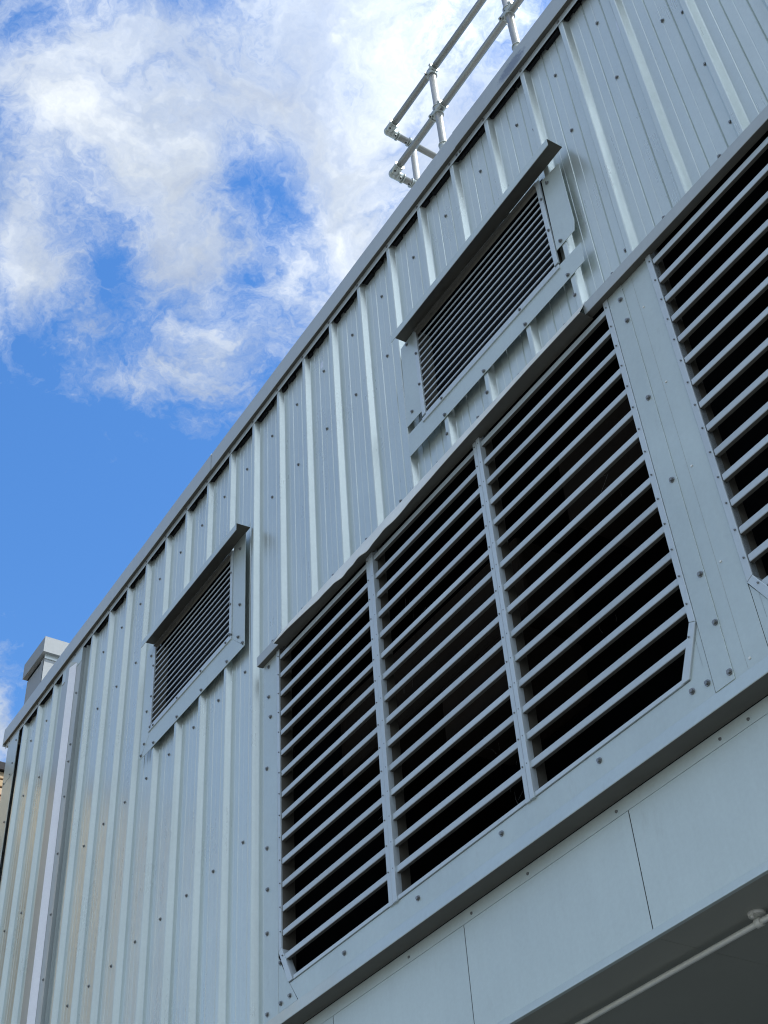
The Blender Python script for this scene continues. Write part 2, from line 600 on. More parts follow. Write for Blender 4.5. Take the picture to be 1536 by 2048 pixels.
def sheet(name, ribs, bottom, xa=None, xb=None, lap_left=True, lap_right=True, label=None):
    """one pressed sheet; ribs = rib centres left to right. Its first rib tucks under its neighbour, its last rib laps over the next sheet"""
    pts = []
    n = len(ribs)
    if xa is not None:
        pts.append((xa, PAN))
        pts += [q for q in grooves(xa, ribs[0] - RC - RF) if q[0] < ribs[0] - RC - RF - .01]
    for i, cx in enumerate(ribs):
        first = (i == 0 and lap_left and xa is None)
        last = (i == n - 1 and lap_right and xb is None)
        if first:
            pts += rib_pts(cx, left=False, right=True, dy=.0012)
        elif last:
            pts += rib_pts(cx, left=True, right=False, dy=-.0012)
        else:
            pts += rib_pts(cx)
        if i < n - 1:
            pts += grooves(cx + RC + RF, ribs[i + 1] - RC - RF)
    if xb is not None:
        pts += [q for q in grooves(ribs[-1] + RC + RF, xb) if q[0] < xb - .01]
        pts.append((xb, PAN))
    mb = MB()
    cuts = sorted({VR[0], VR[1], VL[0], VL[1], -3.19})
    full = []
    for (a, b2) in zip(pts[:-1], pts[1:]):
        full.append(a)
        for cx in cuts:
            if a[0] < cx < b2[0]:
                k = (cx - a[0]) / (b2[0] - a[0])
                full.append((cx, a[1] + k * (b2[1] - a[1])))
    full.append(pts[-1])
    for (a, b2) in zip(full[:-1], full[1:]):
        mx_ = (a[0] + b2[0]) / 2
        bt = bottom if mx_ < -3.19 else -2.05
        for (z0, z1) in zranges(mx_, bt):
            mb.face([(a[0], a[1], z0), (b2[0], b2[1], z0), (b2[0], b2[1], z1), (a[0], a[1], z1)])
    return build(mb, name, M['sheet'], B, label=label)


sheets = []
P3 = 1 / 3.0
k = 3.0 - P3
for (nm, r0) in [('s', 2.6667), ('s', 1.6667), ('s', .6667), ('s', -.3333), ('s', -1.3333), ('s', -2.3333), ('s', -3.3333), ('s', -4.3333)]:
    ribs = [r0 - 1.0, r0 - 2 * P3, r0 - P3, r0]
    sheets.append(sheet('wall_sheet', ribs, BOTL))
sheets.append(sheet('wall_sheet', [-6.0, -6 + P3, -5.3333], BOTL, xa=-6.28, lap_left=False))
# left of the movement joint
sheets.append(sheet('wall_sheet', [-7.455, -7.125, -6.785], BOTL, xa=-7.50, xb=-6.47, lap_left=False, lap_right=False))
sheets.append(sheet('wall_sheet', [2.6667, 3.0], BOTL, xb=XR, lap_left=True))


def sheet_at(x):
    best = None
    for s in sheets:
        xs = [v.co.x for v in s.data.vertices]
        o = ORG[s.name].x
        if min(xs) + o <= x <= max(xs) + o:
            best = s
    return best or sheets[0]


# dark gaps of the profile are closed by foam under the parapet flashing
f = MB()
f.box(-7.49, XR, .006, .033, .005, .05)
for i in range(110):  # dark foam hangs lower here to stand in for shadow under the strip
    x = -7.4 + i * .095 + random.uniform(-.04, .04)
    f.box(x, x + random.uniform(.03, .12), .009 + random.random() * .01, .0332, -.012 - random.random() * .020, .008)
build(f, 'foam_filler', M['filler'], B)

# --- screws
hexm = MB()
hexm.cyl((0, 0, 0), (0, -.0025, 0), .0105, n=14)
hexm.cyl((0, -.0025, 0), (0, -.009, 0), .0068, .0062, n=6)
for i in range(len(hexm.sm)):
    hexm.sm[i] = False
SCREW = hexm.mesh('screw', M['screw'])
NS = 0


def screw(x, y, z, parent, s=1.0):
    global NS
    NS += 1
    o = place('screw', SCREW, (x, y, z), parent)
    o.rotation_euler = (random.uniform(-.12, .12), random.uniform(0, 1), random.uniform(-.12, .12))
    o.scale = (s, s, s)
    return o


def covered(x, z):
    for (x0, x1, z0, z1) in (VR, VL):
        if x0 - .16 < x < x1 + .18 and z0 - .18 < z < z1 + .08:
            return True
    return x > -3.19 and z < -2.0


rows = [(-.295), (-.825), (-1.95), (-3.06)]
ribx = [3.0 - i * P3 for i in range(28)]
for rx in ribx:
    if rx < -6.05:
        continue
    for z in rows:
        x = rx + .193 + random.uniform(-.006, .006)
        if x > -6.0 and not covered(x, z) and z > -4.9 and x < 1.3:
            screw(x, PAN, z + random.uniform(-.008, .008), sheet_at(x))
for x in (-6.15,):
    for z in rows:
        screw(x, PAN, z, sheets[8])
for x in (-6.62, -6.96, -7.30):
    for z in (-.25, -.79, -1.95, -3.06):
        screw(x, PAN, z + random.uniform(-.008, .008), sheets[9])
lapz = [-.485, -.935, -1.385, -1.835, -2.29, -2.75, -3.205, -3.66, -4.11]
for lx in (-.3333, -1.3333, -2.3333, -3.3333, -4.3333, -5.3333, .6667):
    for z in lapz:
        x = lx - .030
        if not covered(x, z) and not (lx == -1.3333 and z > -1.9):
            screw(x - .006, PAN * .98, z + random.uniform(-.01, .01), sheet_at(x - .02), .95)
for z in lapz[:7]:
    screw(-6.565, PAN, z + .01, sheets[9], .95)
# screws of the louvre head that sit in the pans just above the flashing
for (x, z) in ((-3.04, -1.93), (-2.04, -1.88), (-.04, -1.905), (-1.01, -1.905), (-1.34, -1.89), (-.345, -1.90)):
    screw(x, PAN if x in (-3.04, -2.04, -.04) else .0, z, sheet_at(x))

# --- parapet capping: lengths with lapped joints
joints = [-7.885, -6.88, -3.90, -.885, XR]
cap_parts = []
for i in range(4):
    x0, x1 = joints[i], joints[i + 1]
    d = .0028 * (i % 2)
    prof = [(.30, .185), (-.026 - d, .176 + d), (-.0290 - d, .172), (-.0290 - d, .0225), (-.0275 - d, .0195), (-.006 - d, .0205), (-.0045 - d, .018)]

    def fn(x, pr):
        w = 0.0020 * math.sin(x * 2.1) + .0012 * math.sin(x * 7.3)
        return [(y + (w if y < .1 else 0), z + w * .6) for (y, z) in pr]
    n = max(2, int((x1 - x0) / .25))
    xs = [x0 + (x1 - x0) * j / n for j in range(n + 1)]
    if i:
        xs[0] -= .02
    mb = MB().sweepx(prof, xs, fn, back=(4, 5))
    cap_parts.append(build(mb, 'parapet_cap', M['cap'], B, solid=.0012, recalc=True))
# end return of the capping at the left corner
mb = MB()
mb.box(-7.8895, -7.885, -.030, .6, .0, .178)
build(mb, 'cap_end', M['cap'], B)
# screwed eaves strip under the cap, flat on the rib crowns
strips = []
for i in range(4):
    x0, x1 = joints[i], joints[i + 1]
    prof = [(-.0042, .0200), (-.0036, -.0120), (-.0012, -.0215)]
    mb = MB().sweepx(prof, [x0 + .001, (x0 + x1) / 2, x1 - .001])
    strips.append(build(mb, 'eaves_strip', M['cap'], cap_parts[i], solid=-.001, recalc=True))
for rx in ribx + [-6.333, -6.785, -7.125, -7.455, -7.78]:
    if (rx < -6.05 and rx in ribx) or rx > 1.4:
        continue
    i = 3 if rx > joints[3] else 2 if rx > joints[2] else 1 if rx > joints[1] else 0
    screw(rx + random.uniform(-.006, .006), -.0045, -.001, strips[i], .9)
screw(-.93, -.0045, -.001, strips[2], .9)
screw(-.90, -.0045, -.008, strips[3], .9)

# --- left corner trim and movement joint cover
mb = MB()
mb.prism([(XL, BOTL), (-7.545, BOTL), (-7.545, -.02), (XL, -.02)], -.004, .0, .001)
mb.box(XL, XL + .004, .0, .6, BOTL, -.0)
ct = build(mb, 'corner_trim', M['plate'], B)
mb = MB()
mb.prism([(XL - .002, -.44), (-7.543, -.44), (-7.543, -.021), (XL - .002, -.021)], -.0065, -.0042)
build(mb, 'corner_splice', M['plate'], ct)
mb = MB()
mb.box(-7.545, -7.497, .02, .05, BOTL, .02)
build(mb, 'joint_gap', M['filler'], B)
for z in (-.11, .06 - .09):
    pass
for (x, z) in ((-7.585, -.10), (-7.60, -.32), (-7.62, -.42), (-7.585, -.89), (-7.76, -.44), (-7.76, -.89), (-7.59, -1.4), (-7.76, -1.4), (-7.59, -1.95)):
    screw(x, -.0065, z, ct, .9)

mb = MB()
# flange on the left, raised box, flange on the right (x,y), swept in z
prof = [(-6.57, -.004), (-6.385, -.004), (-6.375, -.050), (-6.302, -.050), (-6.272, -.005), (-6.165, -.005)]
zt, zb = -.03, BOTL
for (a, b2) in zip(prof[:-1], prof[1:]):
    mb.face([(a[0], a[1], zb), (b2[0], b2[1], zb), (b2[0], b2[1], zt - .08 * (a[1] < -.03 or b2[1] < -.03)), (a[0], a[1], zt - .08 * (a[1] < -.03 or b2[1] < -.03))])
jc = build(mb, 'joint_cover', M['cap'], B, solid=.0015)
mb = MB()
mb.face([(-6.3025, -.0512, BOTL), (-6.2705, -.0063, BOTL), (-6.2705, -.0063, -.115), (-6.3025, -.0512, -.165)])
build(mb, 'pale_edge_strip', M['lilac'], jc, solid=.001, label='pale lilac strip down the side of the joint cover')
mb = MB()
mb.box(-6.57, -6.165, -.008, -.0052, -.16, -.022)
build(mb, 'top_plate', M['plate'], jc)
mb = MB()
mb.box(-6.168, -6.1655, -.005, .034, BOTL, -.03)
mb.box(-6.13, -6.127, .010, .034, BOTL, -.03)
build(mb, 'cover_side', M['cap'], jc)
for z in (-.45, -.92, -1.07, -1.37, -1.83, -2.29, -2.75, -3.2):
    screw(-6.205, -.006, z, jc, .95)


# ------------------------------------------------------------------ small hooded vents
def vent(V, plates, hood, frame, nsl, label):
    x0, x1, z0, z1 = V
    v = empty('hooded_vent', ((x0 + x1) / 2, 0, z0), B)
    v['label'] = label
    fx0, fx1, fz0, fz1 = frame      # inner edges
    # reveal box behind
    for (a, b2) in (((fx0 - .006, fz0), (fx0 - .006, fz1)), ((fx1 + .006, fz1), (fx1 + .006, fz0))):
        mb = MB()
        mb.face([(a[0], 0, a[1]), (b2[0], 0, b2[1]), (b2[0], .09, b2[1]), (a[0], .09, a[1])])
        build(mb, 'jamb', M['back'], v, solid=.001)
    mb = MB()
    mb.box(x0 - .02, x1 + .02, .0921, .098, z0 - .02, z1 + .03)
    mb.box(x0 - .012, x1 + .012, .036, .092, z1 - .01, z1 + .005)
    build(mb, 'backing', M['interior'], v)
    # frame members, each a bar
    w = .030
    for (a, b2, c2, d2) in ((fx0 - w, fx0, fz0 - .0, fz1), (fx1, fx1 + w * .9, fz0 - .0, fz1)):
        mb = MB().prism([(a, c2), (b2, c2), (b2, d2), (a, d2)], -.013, -.002, .0015)
        build(mb, 'frame_bar', M['frame'], v)
    mb = MB().prism([(fx0 - w, fz0 - .042), (fx1 + w * .9, fz0 - .042), (fx1 + w * .9, fz0 - .0165), (fx0 - w, fz0 - .0165)], -.014, -.0045, .0015)
    build(mb, 'frame_bar', M['frame'], v)
    mb = MB().prism([(fx0, fz0 - .0145), (fx1, fz0 - .0145), (fx1, fz0), (fx0, fz0)], -.011, -.002, .001)
    build(mb, 'frame_bar', M['frame'], v)
    mb = MB().prism([(fx0, fz1 - .004), (fx1, fz1 - .004), (fx1, fz1 + .02), (fx0, fz1 + .02)], -.006, .02)
    build(mb, 'frame_bar', M['frame'], v)
    # slats
    prof = [(-.0015, .0095), (-.0050, .0088), (-.006, .0078), (-.006, .0005), (-.0050, .0), (-.0020, .0004)]
    L = fx1 - fx0 - .002
    mb = MB().sweepx(prof, [-L / 2, L / 2])
    me = mb.mesh('slat', M['slat'])
    for i in range(nsl):
        z = fz0 + .034 + i * .0485
        o = place('slat', me, ((fx0 + fx1) / 2, 0, z), v, solid=-.001)
        o.rotation_euler = (random.uniform(-.05, .05), random.uniform(-.0015, .0015), 0)
    # surround plates, each a sheet held on the rib crowns
    pls = []
    for i, poly in enumerate(plates):
        yy = -.0035 - .0012 * (i % 3)
        mb = MB().prism(poly, yy - .0022, yy, .0007)
        pls.append(build(mb, 'surround_plate', M['plate'], v))
    # hood: a tilted top plate with a turned down lip
    (hx0, hx1, zl, zr, yb) = hood

    def fn(x, pr):
        k = (x - hx0) / (hx1 - hx0)
        dz = zl + (zr - zl) * k
        return [(y, z + dz) for (y, z) in pr]
    prof = [(.000, .050), (-.0005, .0105), (-.002, .009), (-.0985, .0012), (-.1000, -.001), (-.1002, -.050), (-.0985, -.0505)]
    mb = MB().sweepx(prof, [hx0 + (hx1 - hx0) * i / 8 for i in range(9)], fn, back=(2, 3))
    build(mb, 'hood', M['plate'], v, solid=.0015, recalc=True)
    # folded inner batten fixed under the hood in front of the slats
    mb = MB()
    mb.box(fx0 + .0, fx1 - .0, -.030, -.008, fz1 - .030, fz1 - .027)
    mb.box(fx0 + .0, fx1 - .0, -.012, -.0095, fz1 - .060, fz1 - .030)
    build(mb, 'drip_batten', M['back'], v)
    return v, pls


# right vent
vr, pr = vent(VR,
              [[(-.382, -1.534), (-.2515, -1.534), (-.2375, -1.475), (-.2395, -1.003), (-.372, -.985)],
               [(-1.649, -1.787), (-.385, -1.781), (-.240, -1.776), (-.232, -1.648), (-.385, -1.640), (-1.64, -1.634)],
               [(-1.642, -1.578), (-1.50, -1.578), (-1.50, -.955), (-1.628, -.975)]],
              (-1.585, -.196, -.965, -.928, 0), (-1.474, -.412, -1.622, -.962), 13,
              'small vent with a bent hood and loose side plate above the wide louvre')
for (x, z, i) in ((-1.57, -.995, 2), (-1.585, -1.51, 2), (-.35, -1.755, 1), (-.345, -1.505, 0), (-.338, -1.045, 0), (-.67, -1.765, 1), (-1.0, -1.768, 1), (-1.33, -1.768, 1)):
    screw(x, -.0085, z, pr[i])
for (x, z) in ((-1.491, -1.15), (-1.493, -1.39), (-.393, -1.37), (-.392, -1.12), (-1.33, -1.651), (-.68, -1.651)):
    screw(x, -.0145, z, vr, .8)
# left vent
vl, pl = vent(VL,
              [[(-3.572, -1.665), (-3.411, -1.817), (-3.415, -.93), (-3.572, -.93)],
               [(-4.838, -1.812), (-3.413, -1.8185), (-3.574, -1.663), (-4.725, -1.660)],
               [(-4.846, -1.806), (-4.722, -1.690), (-4.722, -.935), (-4.846, -.935)]],
              (-4.738, -3.360, -.952, -.938, 0), (-4.697, -3.602, -1.622, -.962), 13,
              'small vent with a sloping hood high on the left of the wall')
for (x, z, i) in ((-3.48, -1.02, 0), (-3.475, -1.47, 0), (-3.49, -1.705, 1), (-3.432, -1.785, 0), (-4.77, -1.02, 2), (-4.78, -1.47, 2), (-4.785, -1.72, 2),
                  (-4.825, -1.787, 2), (-4.64, -1.79, 1), (-4.30, -1.793, 1), (-3.965, -1.795, 1), (-3.63, -1.795, 1)):
    screw(x, -.0085, z, pl[i])
for (x, z) in ((-4.65, -1.652), (-4.70, -1.64), (-4.30, -1.652), (-3.97, -1.652), (-3.64, -1.652), (-3.59, -1.62), (-3.588, -1.39), (-3.588, -1.14), (-4.712, -1.14), (-4.712, -1.39)):
    screw(x, -.0145, z, vl, .8)

# ------------------------------------------------------------------ the wide louvres
PITCH = 0.1225
ZT = -2.05       # top of the opening
ZB = -4.0


def slat_mesh(L):
    prof = [(.052, .030), (.018, .004), (.002, -.0005), (-.0005, -.002), (-.0015, -.004), (-.0015, -.0280), (.000, -.0295), (.015, -.0295), (.016, -.026)]
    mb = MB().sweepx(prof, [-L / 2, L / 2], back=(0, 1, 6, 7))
    return mb.mesh('slat', M['slat'])


RIV = MB()
RIV.cyl((0, 0, 0), (0, -.0022, 0), .0036, .0026, n=8)
RIVM = RIV.mesh('rivet', M['screw'])


def louvre(bays, left_in, right_in, outer, label, chl, chr_):
    """bays: list of (x0,x1); mullions between; outer=(xo0,xo1)"""
    lv = empty('louvre', ((outer[0] + outer[1]) / 2, 0, ZB), B)
    lv['label'] = label
    rz = []
    for bi, (x0, x1) in enumerate(bays):
        L = x1 - x0 - .003
        me = slat_mesh(L)
        for k2 in range(15):
            z = -2.151 - PITCH * k2
            a, b2 = x0, x1
            if k2 == 14:
                zc = z - .015
                if bi == 0 and chl:
                    a = chl[0] + (chl[2] - chl[0]) * (chl[1] - zc) / (chl[1] - chl[3]) - .004
                if bi == len(bays) - 1 and chr_:
                    b2 = chr_[0] + (chr_[2] - chr_[0]) * (chr_[1] - zc) / (chr_[1] - chr_[3]) + .004
                o = place('slat', slat_mesh(b2 - a), ((a + b2) / 2, 0, z), lv, solid=-.001)
            else:
                o = place('slat', me, ((a + b2) / 2, 0, z), lv, solid=-.001)
            o.rotation_euler = (random.uniform(-.03, .03), random.uniform(-.0022, .0022), random.uniform(-.001, .001))
            o.location.z += random.uniform(-.0015, .0015)
            for xx in (a - .012, b2 + .012):
                rz.append((xx + (0.0 if k2 < 14 else 0), z - .006))
        # jamb on the left of each bay, facing right, and on the right facing left
        mb = MB()
        mb.face([(x0 - .002, .0, ZB), (x0 - .002, .07, ZB), (x0 - .002, .07, ZT), (x0 - .002, .0, ZT)])
        build(mb, 'jamb', M['back'], lv, solid=.001)
        mb = MB()
        mb.face([(x1 + .002, .0, ZT), (x1 + .002, .07, ZT), (x1 + .002, .07, ZB), (x1 + .002, .0, ZB)])
        build(mb, 'jamb', M['back'], lv, solid=.001)
    # mullions: two bars back to back with a seam
    for (b0, b1) in zip(bays[:-1], bays[1:]):
        xm = (b0[1] + b1[0]) / 2
        for (p, q, dy) in ((b0[1], xm - .0024, 0), (xm + .0024, b1[0], -.003)):
            mb = MB().prism([(p, ZB - .022), (q, ZB - .022), (q, ZT), (p, ZT)], -.0085 + dy, .02, .0012)
            build(mb, 'mullion', M['frame'], lv)
    # outer frame bars
    fw = .028

    def bar(pts):
        mb = MB().prism(pts, -.007, .03, .0012)
        return build(mb, 'frame_bar', M['frame'], lv)
    if chl:
        (ax, az, bx, bz) = chl
        bar([(ax - fw, az - .012), (ax, az), (ax, ZT), (ax - fw, ZT)])
        bar([(bx - fw - .004, bz - .016), (bx + .008, bz - .016), (bx, bz), (ax, az - .0015), (ax - fw, az - .0135)])
    if chr_:
        (ax, az, bx, bz) = chr_
        bar([(ax, az), (ax + fw, az - .012), (ax + fw, ZT), (ax, ZT)])
        bar([(bx - .008, bz - .016), (bx + fw + .004, bz - .016), (ax + fw, az - .0135), (ax, az - .0015), (bx, bz)])
    mb = MB().prism([(bays[0][0] + (.10 if chl else 0), ZB - .018), (bays[-1][1] - (.09 if chr_ else 0), ZB - .018), (bays[-1][1] - (.09 if chr_ else 0), ZB), (bays[0][0] + (.10 if chl else 0), ZB)], -.006, .03, .001)
    build(mb, 'frame_bar', M['frame'], lv)
    # rivets: too small to pick apart
    mb = MB()
    for (x, z) in rz:
        mb.cyl((x, -.0085, z), (x, -.0125, z), .0040, .003, n=8)
    build(mb, 'rivets', M['screw'], lv, kind='stuff')
    # the dark plenum behind
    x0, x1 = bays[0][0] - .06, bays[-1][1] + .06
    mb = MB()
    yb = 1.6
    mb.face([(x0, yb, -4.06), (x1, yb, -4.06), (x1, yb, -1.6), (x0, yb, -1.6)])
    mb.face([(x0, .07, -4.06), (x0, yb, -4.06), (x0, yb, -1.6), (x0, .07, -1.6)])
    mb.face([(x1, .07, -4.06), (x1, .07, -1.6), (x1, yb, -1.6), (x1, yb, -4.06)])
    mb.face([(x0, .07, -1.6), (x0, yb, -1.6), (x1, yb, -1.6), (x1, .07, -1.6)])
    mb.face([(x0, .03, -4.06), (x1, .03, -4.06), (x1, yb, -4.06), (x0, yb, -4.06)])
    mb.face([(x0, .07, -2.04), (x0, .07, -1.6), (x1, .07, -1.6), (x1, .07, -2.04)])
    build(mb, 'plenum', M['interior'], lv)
    return lv


b1 = [(-2.998, -2.100), (-2.036, -1.160), (-1.106, -.204)]
lv1 = louvre(b1, 0, 0, (-3.03, -.177), 'wide louvre of three bays with cut lower corners', (-3.004, -3.828, -2.915, -4.0), (-.205, -3.820, -.297, -4.0))
b2_ = [(.098, 1.00), (1.064, 1.94), (1.994, 2.90)]
lv2 = louvre(b2_, 0, 0, (.068, 2.93), 'second wide louvre at the right hand edge of the picture', (.096, -3.828, .19, -4.0), (2.898, -3.82, 2.806, -4.0))
# ducts inside the first louvre
for (x0, x1, y0, y1, z0, z1) in ((-2.9, -1.3, .30, .62, -2.9, -2.45), (-1.9, -1.3, .22, .60, -3.3, -2.98), (-1.0, -.3, .35, .8, -2.6, -2.2), (.4, 2.5, .35, .8, -2.95, -2.5)):
    mb = MB().box(x0, x1, y0, y1, z0, z1)
    build(mb, 'duct', M['duct'], lv1 if x0 < 0 else lv2, bevel=.02)

# cobwebs and fluff hung in the slats
wb = MB()
for (cx, cz, n, r) in ((-.42, -2.95, 14, .10), (-1.86, -2.65, 12, .10), (-1.9, -3.03, 9, .07), (-1.35, -3.72, 12, .09), (-1.25, -3.9, 16, .10),
                       (-2.05 - .12, -3.55, 16, .07), (-2.62, -2.38, 12, .06), (-2.93, -2.75, 8, .05), (-2.2, -3.9, 8, .08), (-.6, -3.55, 7, .07)):
    for i in range(n // 3):
        a = Vector((cx + random.gauss(0, r * .4), .012 + random.random() * .04, cz + random.gauss(0, r * .5)))
        d = Vector((random.gauss(0, .5), random.uniform(-.1, .3), random.gauss(0, 1))).normalized() * random.uniform(.02, r)
        q = a + d
        kn = (a + q) / 2 + Vector((random.gauss(0, .006), 0, random.gauss(0, .004)))
        wb.cyl(a, kn, .00032, n=3, caps=False)
        wb.cyl(kn, q, .00032, n=3, caps=False)
build(wb, 'cobwebs', M['web'], lv1, kind='stuff')

# --- head flashings over the louvres, three lengths
hf = [(.0, -2.032), (-.033, -2.050), (-.0355, -2.054), (-.0355, -2.1165), (-.034, -2.1185), (.004, -2.1150)]
mb = MB().sweepx(hf, back=(4,), xs=[-.288 + i * .35 for i in range(11)])
build(mb, 'head_flashing', M['cap'], B, solid=.0015, recalc=True)
mb = MB().sweepx([(y + .001, z + .004) for (y, z) in hf], back=(4,), xs=[-3.204, -3.07, -2.935])
build(mb, 'head_flashing', M['cap'], B, solid=.0015, recalc=True)


def crinkle(x, pr):
    out = []
    e = math.exp(-((x + 2.12) / .26) ** 2)
    e2 = math.exp(-((x + 1.70) / .22) ** 2)
    w = .0042 * e * (math.sin(x * 23) + .5 * math.sin(x * 51 + 1)) + .002 * e2 * math.sin(x * 19)
    tilt = .5 + .5 * min(1, max(0, (x + 1.55) / .9))
    if x < -2.5:
        tilt = .5 + .5 * min(1, (-2.5 - x) / .3)
    sag = .020 * e + .010 * e2
    for i, (y, z) in enumerate(pr):
        k = (0, .1, .15, 1, 1, 0)[i]
        yy = y - (.034 * tilt) * (1 if i in (3, 4) else 0)
        out.append((yy - k * w * .8 + k * .02 * (1 - tilt) * 0, z - k * sag + k * w))
    return out


hm = [(.0, -2.018), (-.020, -2.026), (-.0225, -2.029), (-.040, -2.1290), (-.0385, -2.1325), (.004, -2.1260)]
n = 130
mb = MB().sweepx(hm, [-2.945 + (-.280 + 2.945) * i / n for i in range(n + 1)], crinkle, back=(4,))
build(mb, 'head_flashing', M['galv'], B, solid=.0015, recalc=True, label='bent bright middle length of head flashing')

# --- flat plates round the louvres
SB = -4.123


def plate(poly, y=0.0, name='flat_plate', mat='plate', th=.003):
    mb = MB().prism(poly, y, y + th, .0009)
    return build(mb, name, M[mat], B)


pA = plate([(-3.182, -4.14), (-3.0465, -4.14), (-3.0445, -2.06), (-3.182, -2.06)], .0)
pB = plate([(-3.0425, SB), (-2.874, SB), (-2.951, -4.010), (-3.0425, -3.862)], -.001)
pC = plate([(-2.870, SB), (-.1795, SB), (-.1795, -3.842), (-.268, -4.0195), (-2.944, -4.0195)], .0)
pD = plate([(-.1755, SB), (-.0875, SB), (-.0875, -2.06), (-.1755, -2.06)], -.0035)
pE = plate([(-.0885, SB), (.064, SB), (.064, -2.06), (-.0885, -2.06)], .0)
pG = plate([(.0665, SB), (2.93, SB), (2.93, -3.845), (2.83, -4.0195), (.16, -4.0195), (.0665, -3.846)], .0)
mb = MB()
mb.box(-.030, -.0295, -.0006, .0, SB, -2.06)
build(mb, 'plate_seam', M['soffit'], pE)
plate([(2.935, SB), (XR, SB), (XR, -2.06), (2.935, -2.06)], .0)
for (x, z) in ((-3.13, -2.15), (-3.13, -2.35), (-3.11, -2.49), (-3.15, -2.79), (-3.15, -3.25), (-3.145, -3.475), (-3.15, -3.70), (-3.15, -4.09)):
    screw(x, .0, z, pA, 1.15)
for (x, z) in ((-3.022, -3.895), (-2.94, -4.08), (-3.022, -4.085)):
    screw(x, -.001, z, pB, 1.15)
for (x, z) in ((-2.47, -4.07), (-1.90, -4.07), (-1.33, -4.06), (-.75, -4.06), (-.20, -4.07), (-.27, -4.06)):
    screw(x, .0, z, pC, 1.15)
for (x, z) in ((-.11, -2.19), (-.105, -2.33), (-.11, -2.79), (-.11, -3.23), (-.105, -3.68), (-.10, -3.89), (-.10, -4.09)):
    screw(x, -.0035, z, pD, 1.15)
# bright pop rivets on the right half of the column plate
mb = MB()
for z in (-2.34, -2.79, -3.24, -3.69, -4.09):
    mb.cyl((-.012, .0, z), (-.012, -.003, z), .0055, .004, n=10)
build(mb, 'rivets', M['galv'], pE, kind='stuff')

# --- sill flashing: lip, underside, return to the fascia
prof = [(.0005, SB + .001), (-.0008, SB), (-.0195, -4.186), (-.0200, -4.1895), (-.0185, -4.1915), (.0700, -4.1905)]
xs = [-3.184 + i * .53 for i in range(13)]
mb = MB().sweepx(prof, xs, back=(4,))
build(mb, 'sill_flashing', M['plate'], B, solid=.0012, recalc=True)
mb = MB().box(-3.184, -3.1805, -.019, .1, -4.30, -4.14)
build(mb, 'sill_end', M['plate'], B)
# strip between sill and fascia panels
mb = MB().box(-3.18, XR, .074, .10, -4.2445, -4.1915)
ss = build(mb, 'fixing_strip', M['fascia'], B)
mb = MB()
for x in (-2.1, -1.66, -1.22 * 1.0245 - .05, -.79, -.27, -.14, .5, 1.1):
    mb.cyl((x, .074, -4.222), (x, .070, -4.222), .0065, .005, n=10)
build(mb, 'rivets', M['screw'], ss, kind='stuff')
# fascia panels, two metres long
jx = [-3.18, -2.696, -1.714, -.732, .250, 1.232, 2.214, XR]
for (a, b2) in zip(jx[:-1], jx[1:]):
    prof = [(.10, -4.2465), (.0735, -4.2465), (.0720, -4.2485), (.0720, -4.6770)]
    mb = MB().sweepx(prof, [a + .0022, b2 - .0022])
    build(mb, 'fascia_panel', M['fascia'], B, solid=.0015, recalc=True)
prof = [(.0715, -4.6770), (.0695, -4.6785), (.0530, -4.7130), (.0532, -4.7155), (.0680, -4.7165)]
mb = MB().sweepx(prof, [-3.18, -1.2, .9, XR])
build(mb, 'drip_strip', M['fascia'], B, solid=.0015, recalc=True)
mb = MB().box(-3.18, XR, .086, .12, -4.70, -4.20)
build(mb, 'fascia_backing', M['filler'], B)
# soffit boards of the bay below
for (a, b2) in ((-3.18, -1.9415), (-1.940, -.7215), (-.720, .9), (.9015, XR)):
    mb = MB().box(a, b2, .0690, 3.2, -4.7125, -4.705)
    build(mb, 'soffit_board', M['soffit'], B)
mb = MB().box(-3.18, XR, 3.2, 3.3, GROUND, -4.69)
build(mb, 'bay_back_wall', M['soffit'], B)
mb = MB().box(-3.19, -3.17, .02, 3.2, GROUND, -4.20)
build(mb, 'bay_jamb', M['plate'], B)

# ------------------------------------------------------------------ raised roof block at the far left
bx0, bx1, by = -7.86, -7.40, .085
blk = empty('roof_upstand', ((bx0 + bx1) / 2, .5, .15), B)
mb = MB().box(bx0 + .01, bx1 - .03, by + .01, 2.2, -.04, .70)
build(mb, 'upstand_wall', M['upstand'], blk)
mb = MB().box(bx1 - .10, bx1 - .02, by + .002, by + .06, .1, .71)
mb.box(bx1 - .032, bx1 - .012, by + .002, by + .16, .18, .71)
mb.box(bx1 - .032, bx1 - .012, by + .34, by + .48, .1, .71)
build(mb, 'upstand_rib', M['upstand'], blk)
mb = MB()
mb.box(bx0 - .015, bx1 + .03, by - .03, by - .026, .735, .895)
mb.box(bx1 + .026, bx1 + .030, by - .026, 2.2, .735, .895)
mb.box(bx0 - .015, bx0 - .011, by - .026, 2.2, .735, .895)
mb.box(bx0 - .015, bx1 + .03, by - .03, 2.2, .8955, .90)
mb.box(bx0 - .011, bx1 + .026, by - .026, by + .01, .735, .738)
mb.box(bx1 - .018, bx1 + .026, by + .01, 2.2, .735, .738)
cb = build(mb, 'upstand_cap', M['upstand'], blk)
mb = MB().box(bx1 - .012, bx1 - .004, by - .0, 2.2, .69, .735)
build(mb, 'upstand_strip', M['cap'], blk)

# ------------------------------------------------------------------ roof guard rail
GR = empty('guard_rail', (-.9, .2, -.04), label='galvanised tube guard rail standing on the roof behind the parapet', category='railing')
TR = .02415
YR = .20
XC = -1.775
posts = [-.482, -1.245, .281, 1.044, 1.81, 2.57]


def ztop(x):
    return 1.592 - .026 * (x - XC) / 1.1


def zmid(x):
    return 1.074 + .032 * (x - XC) / 1.3 if x < -.47 else 1.106


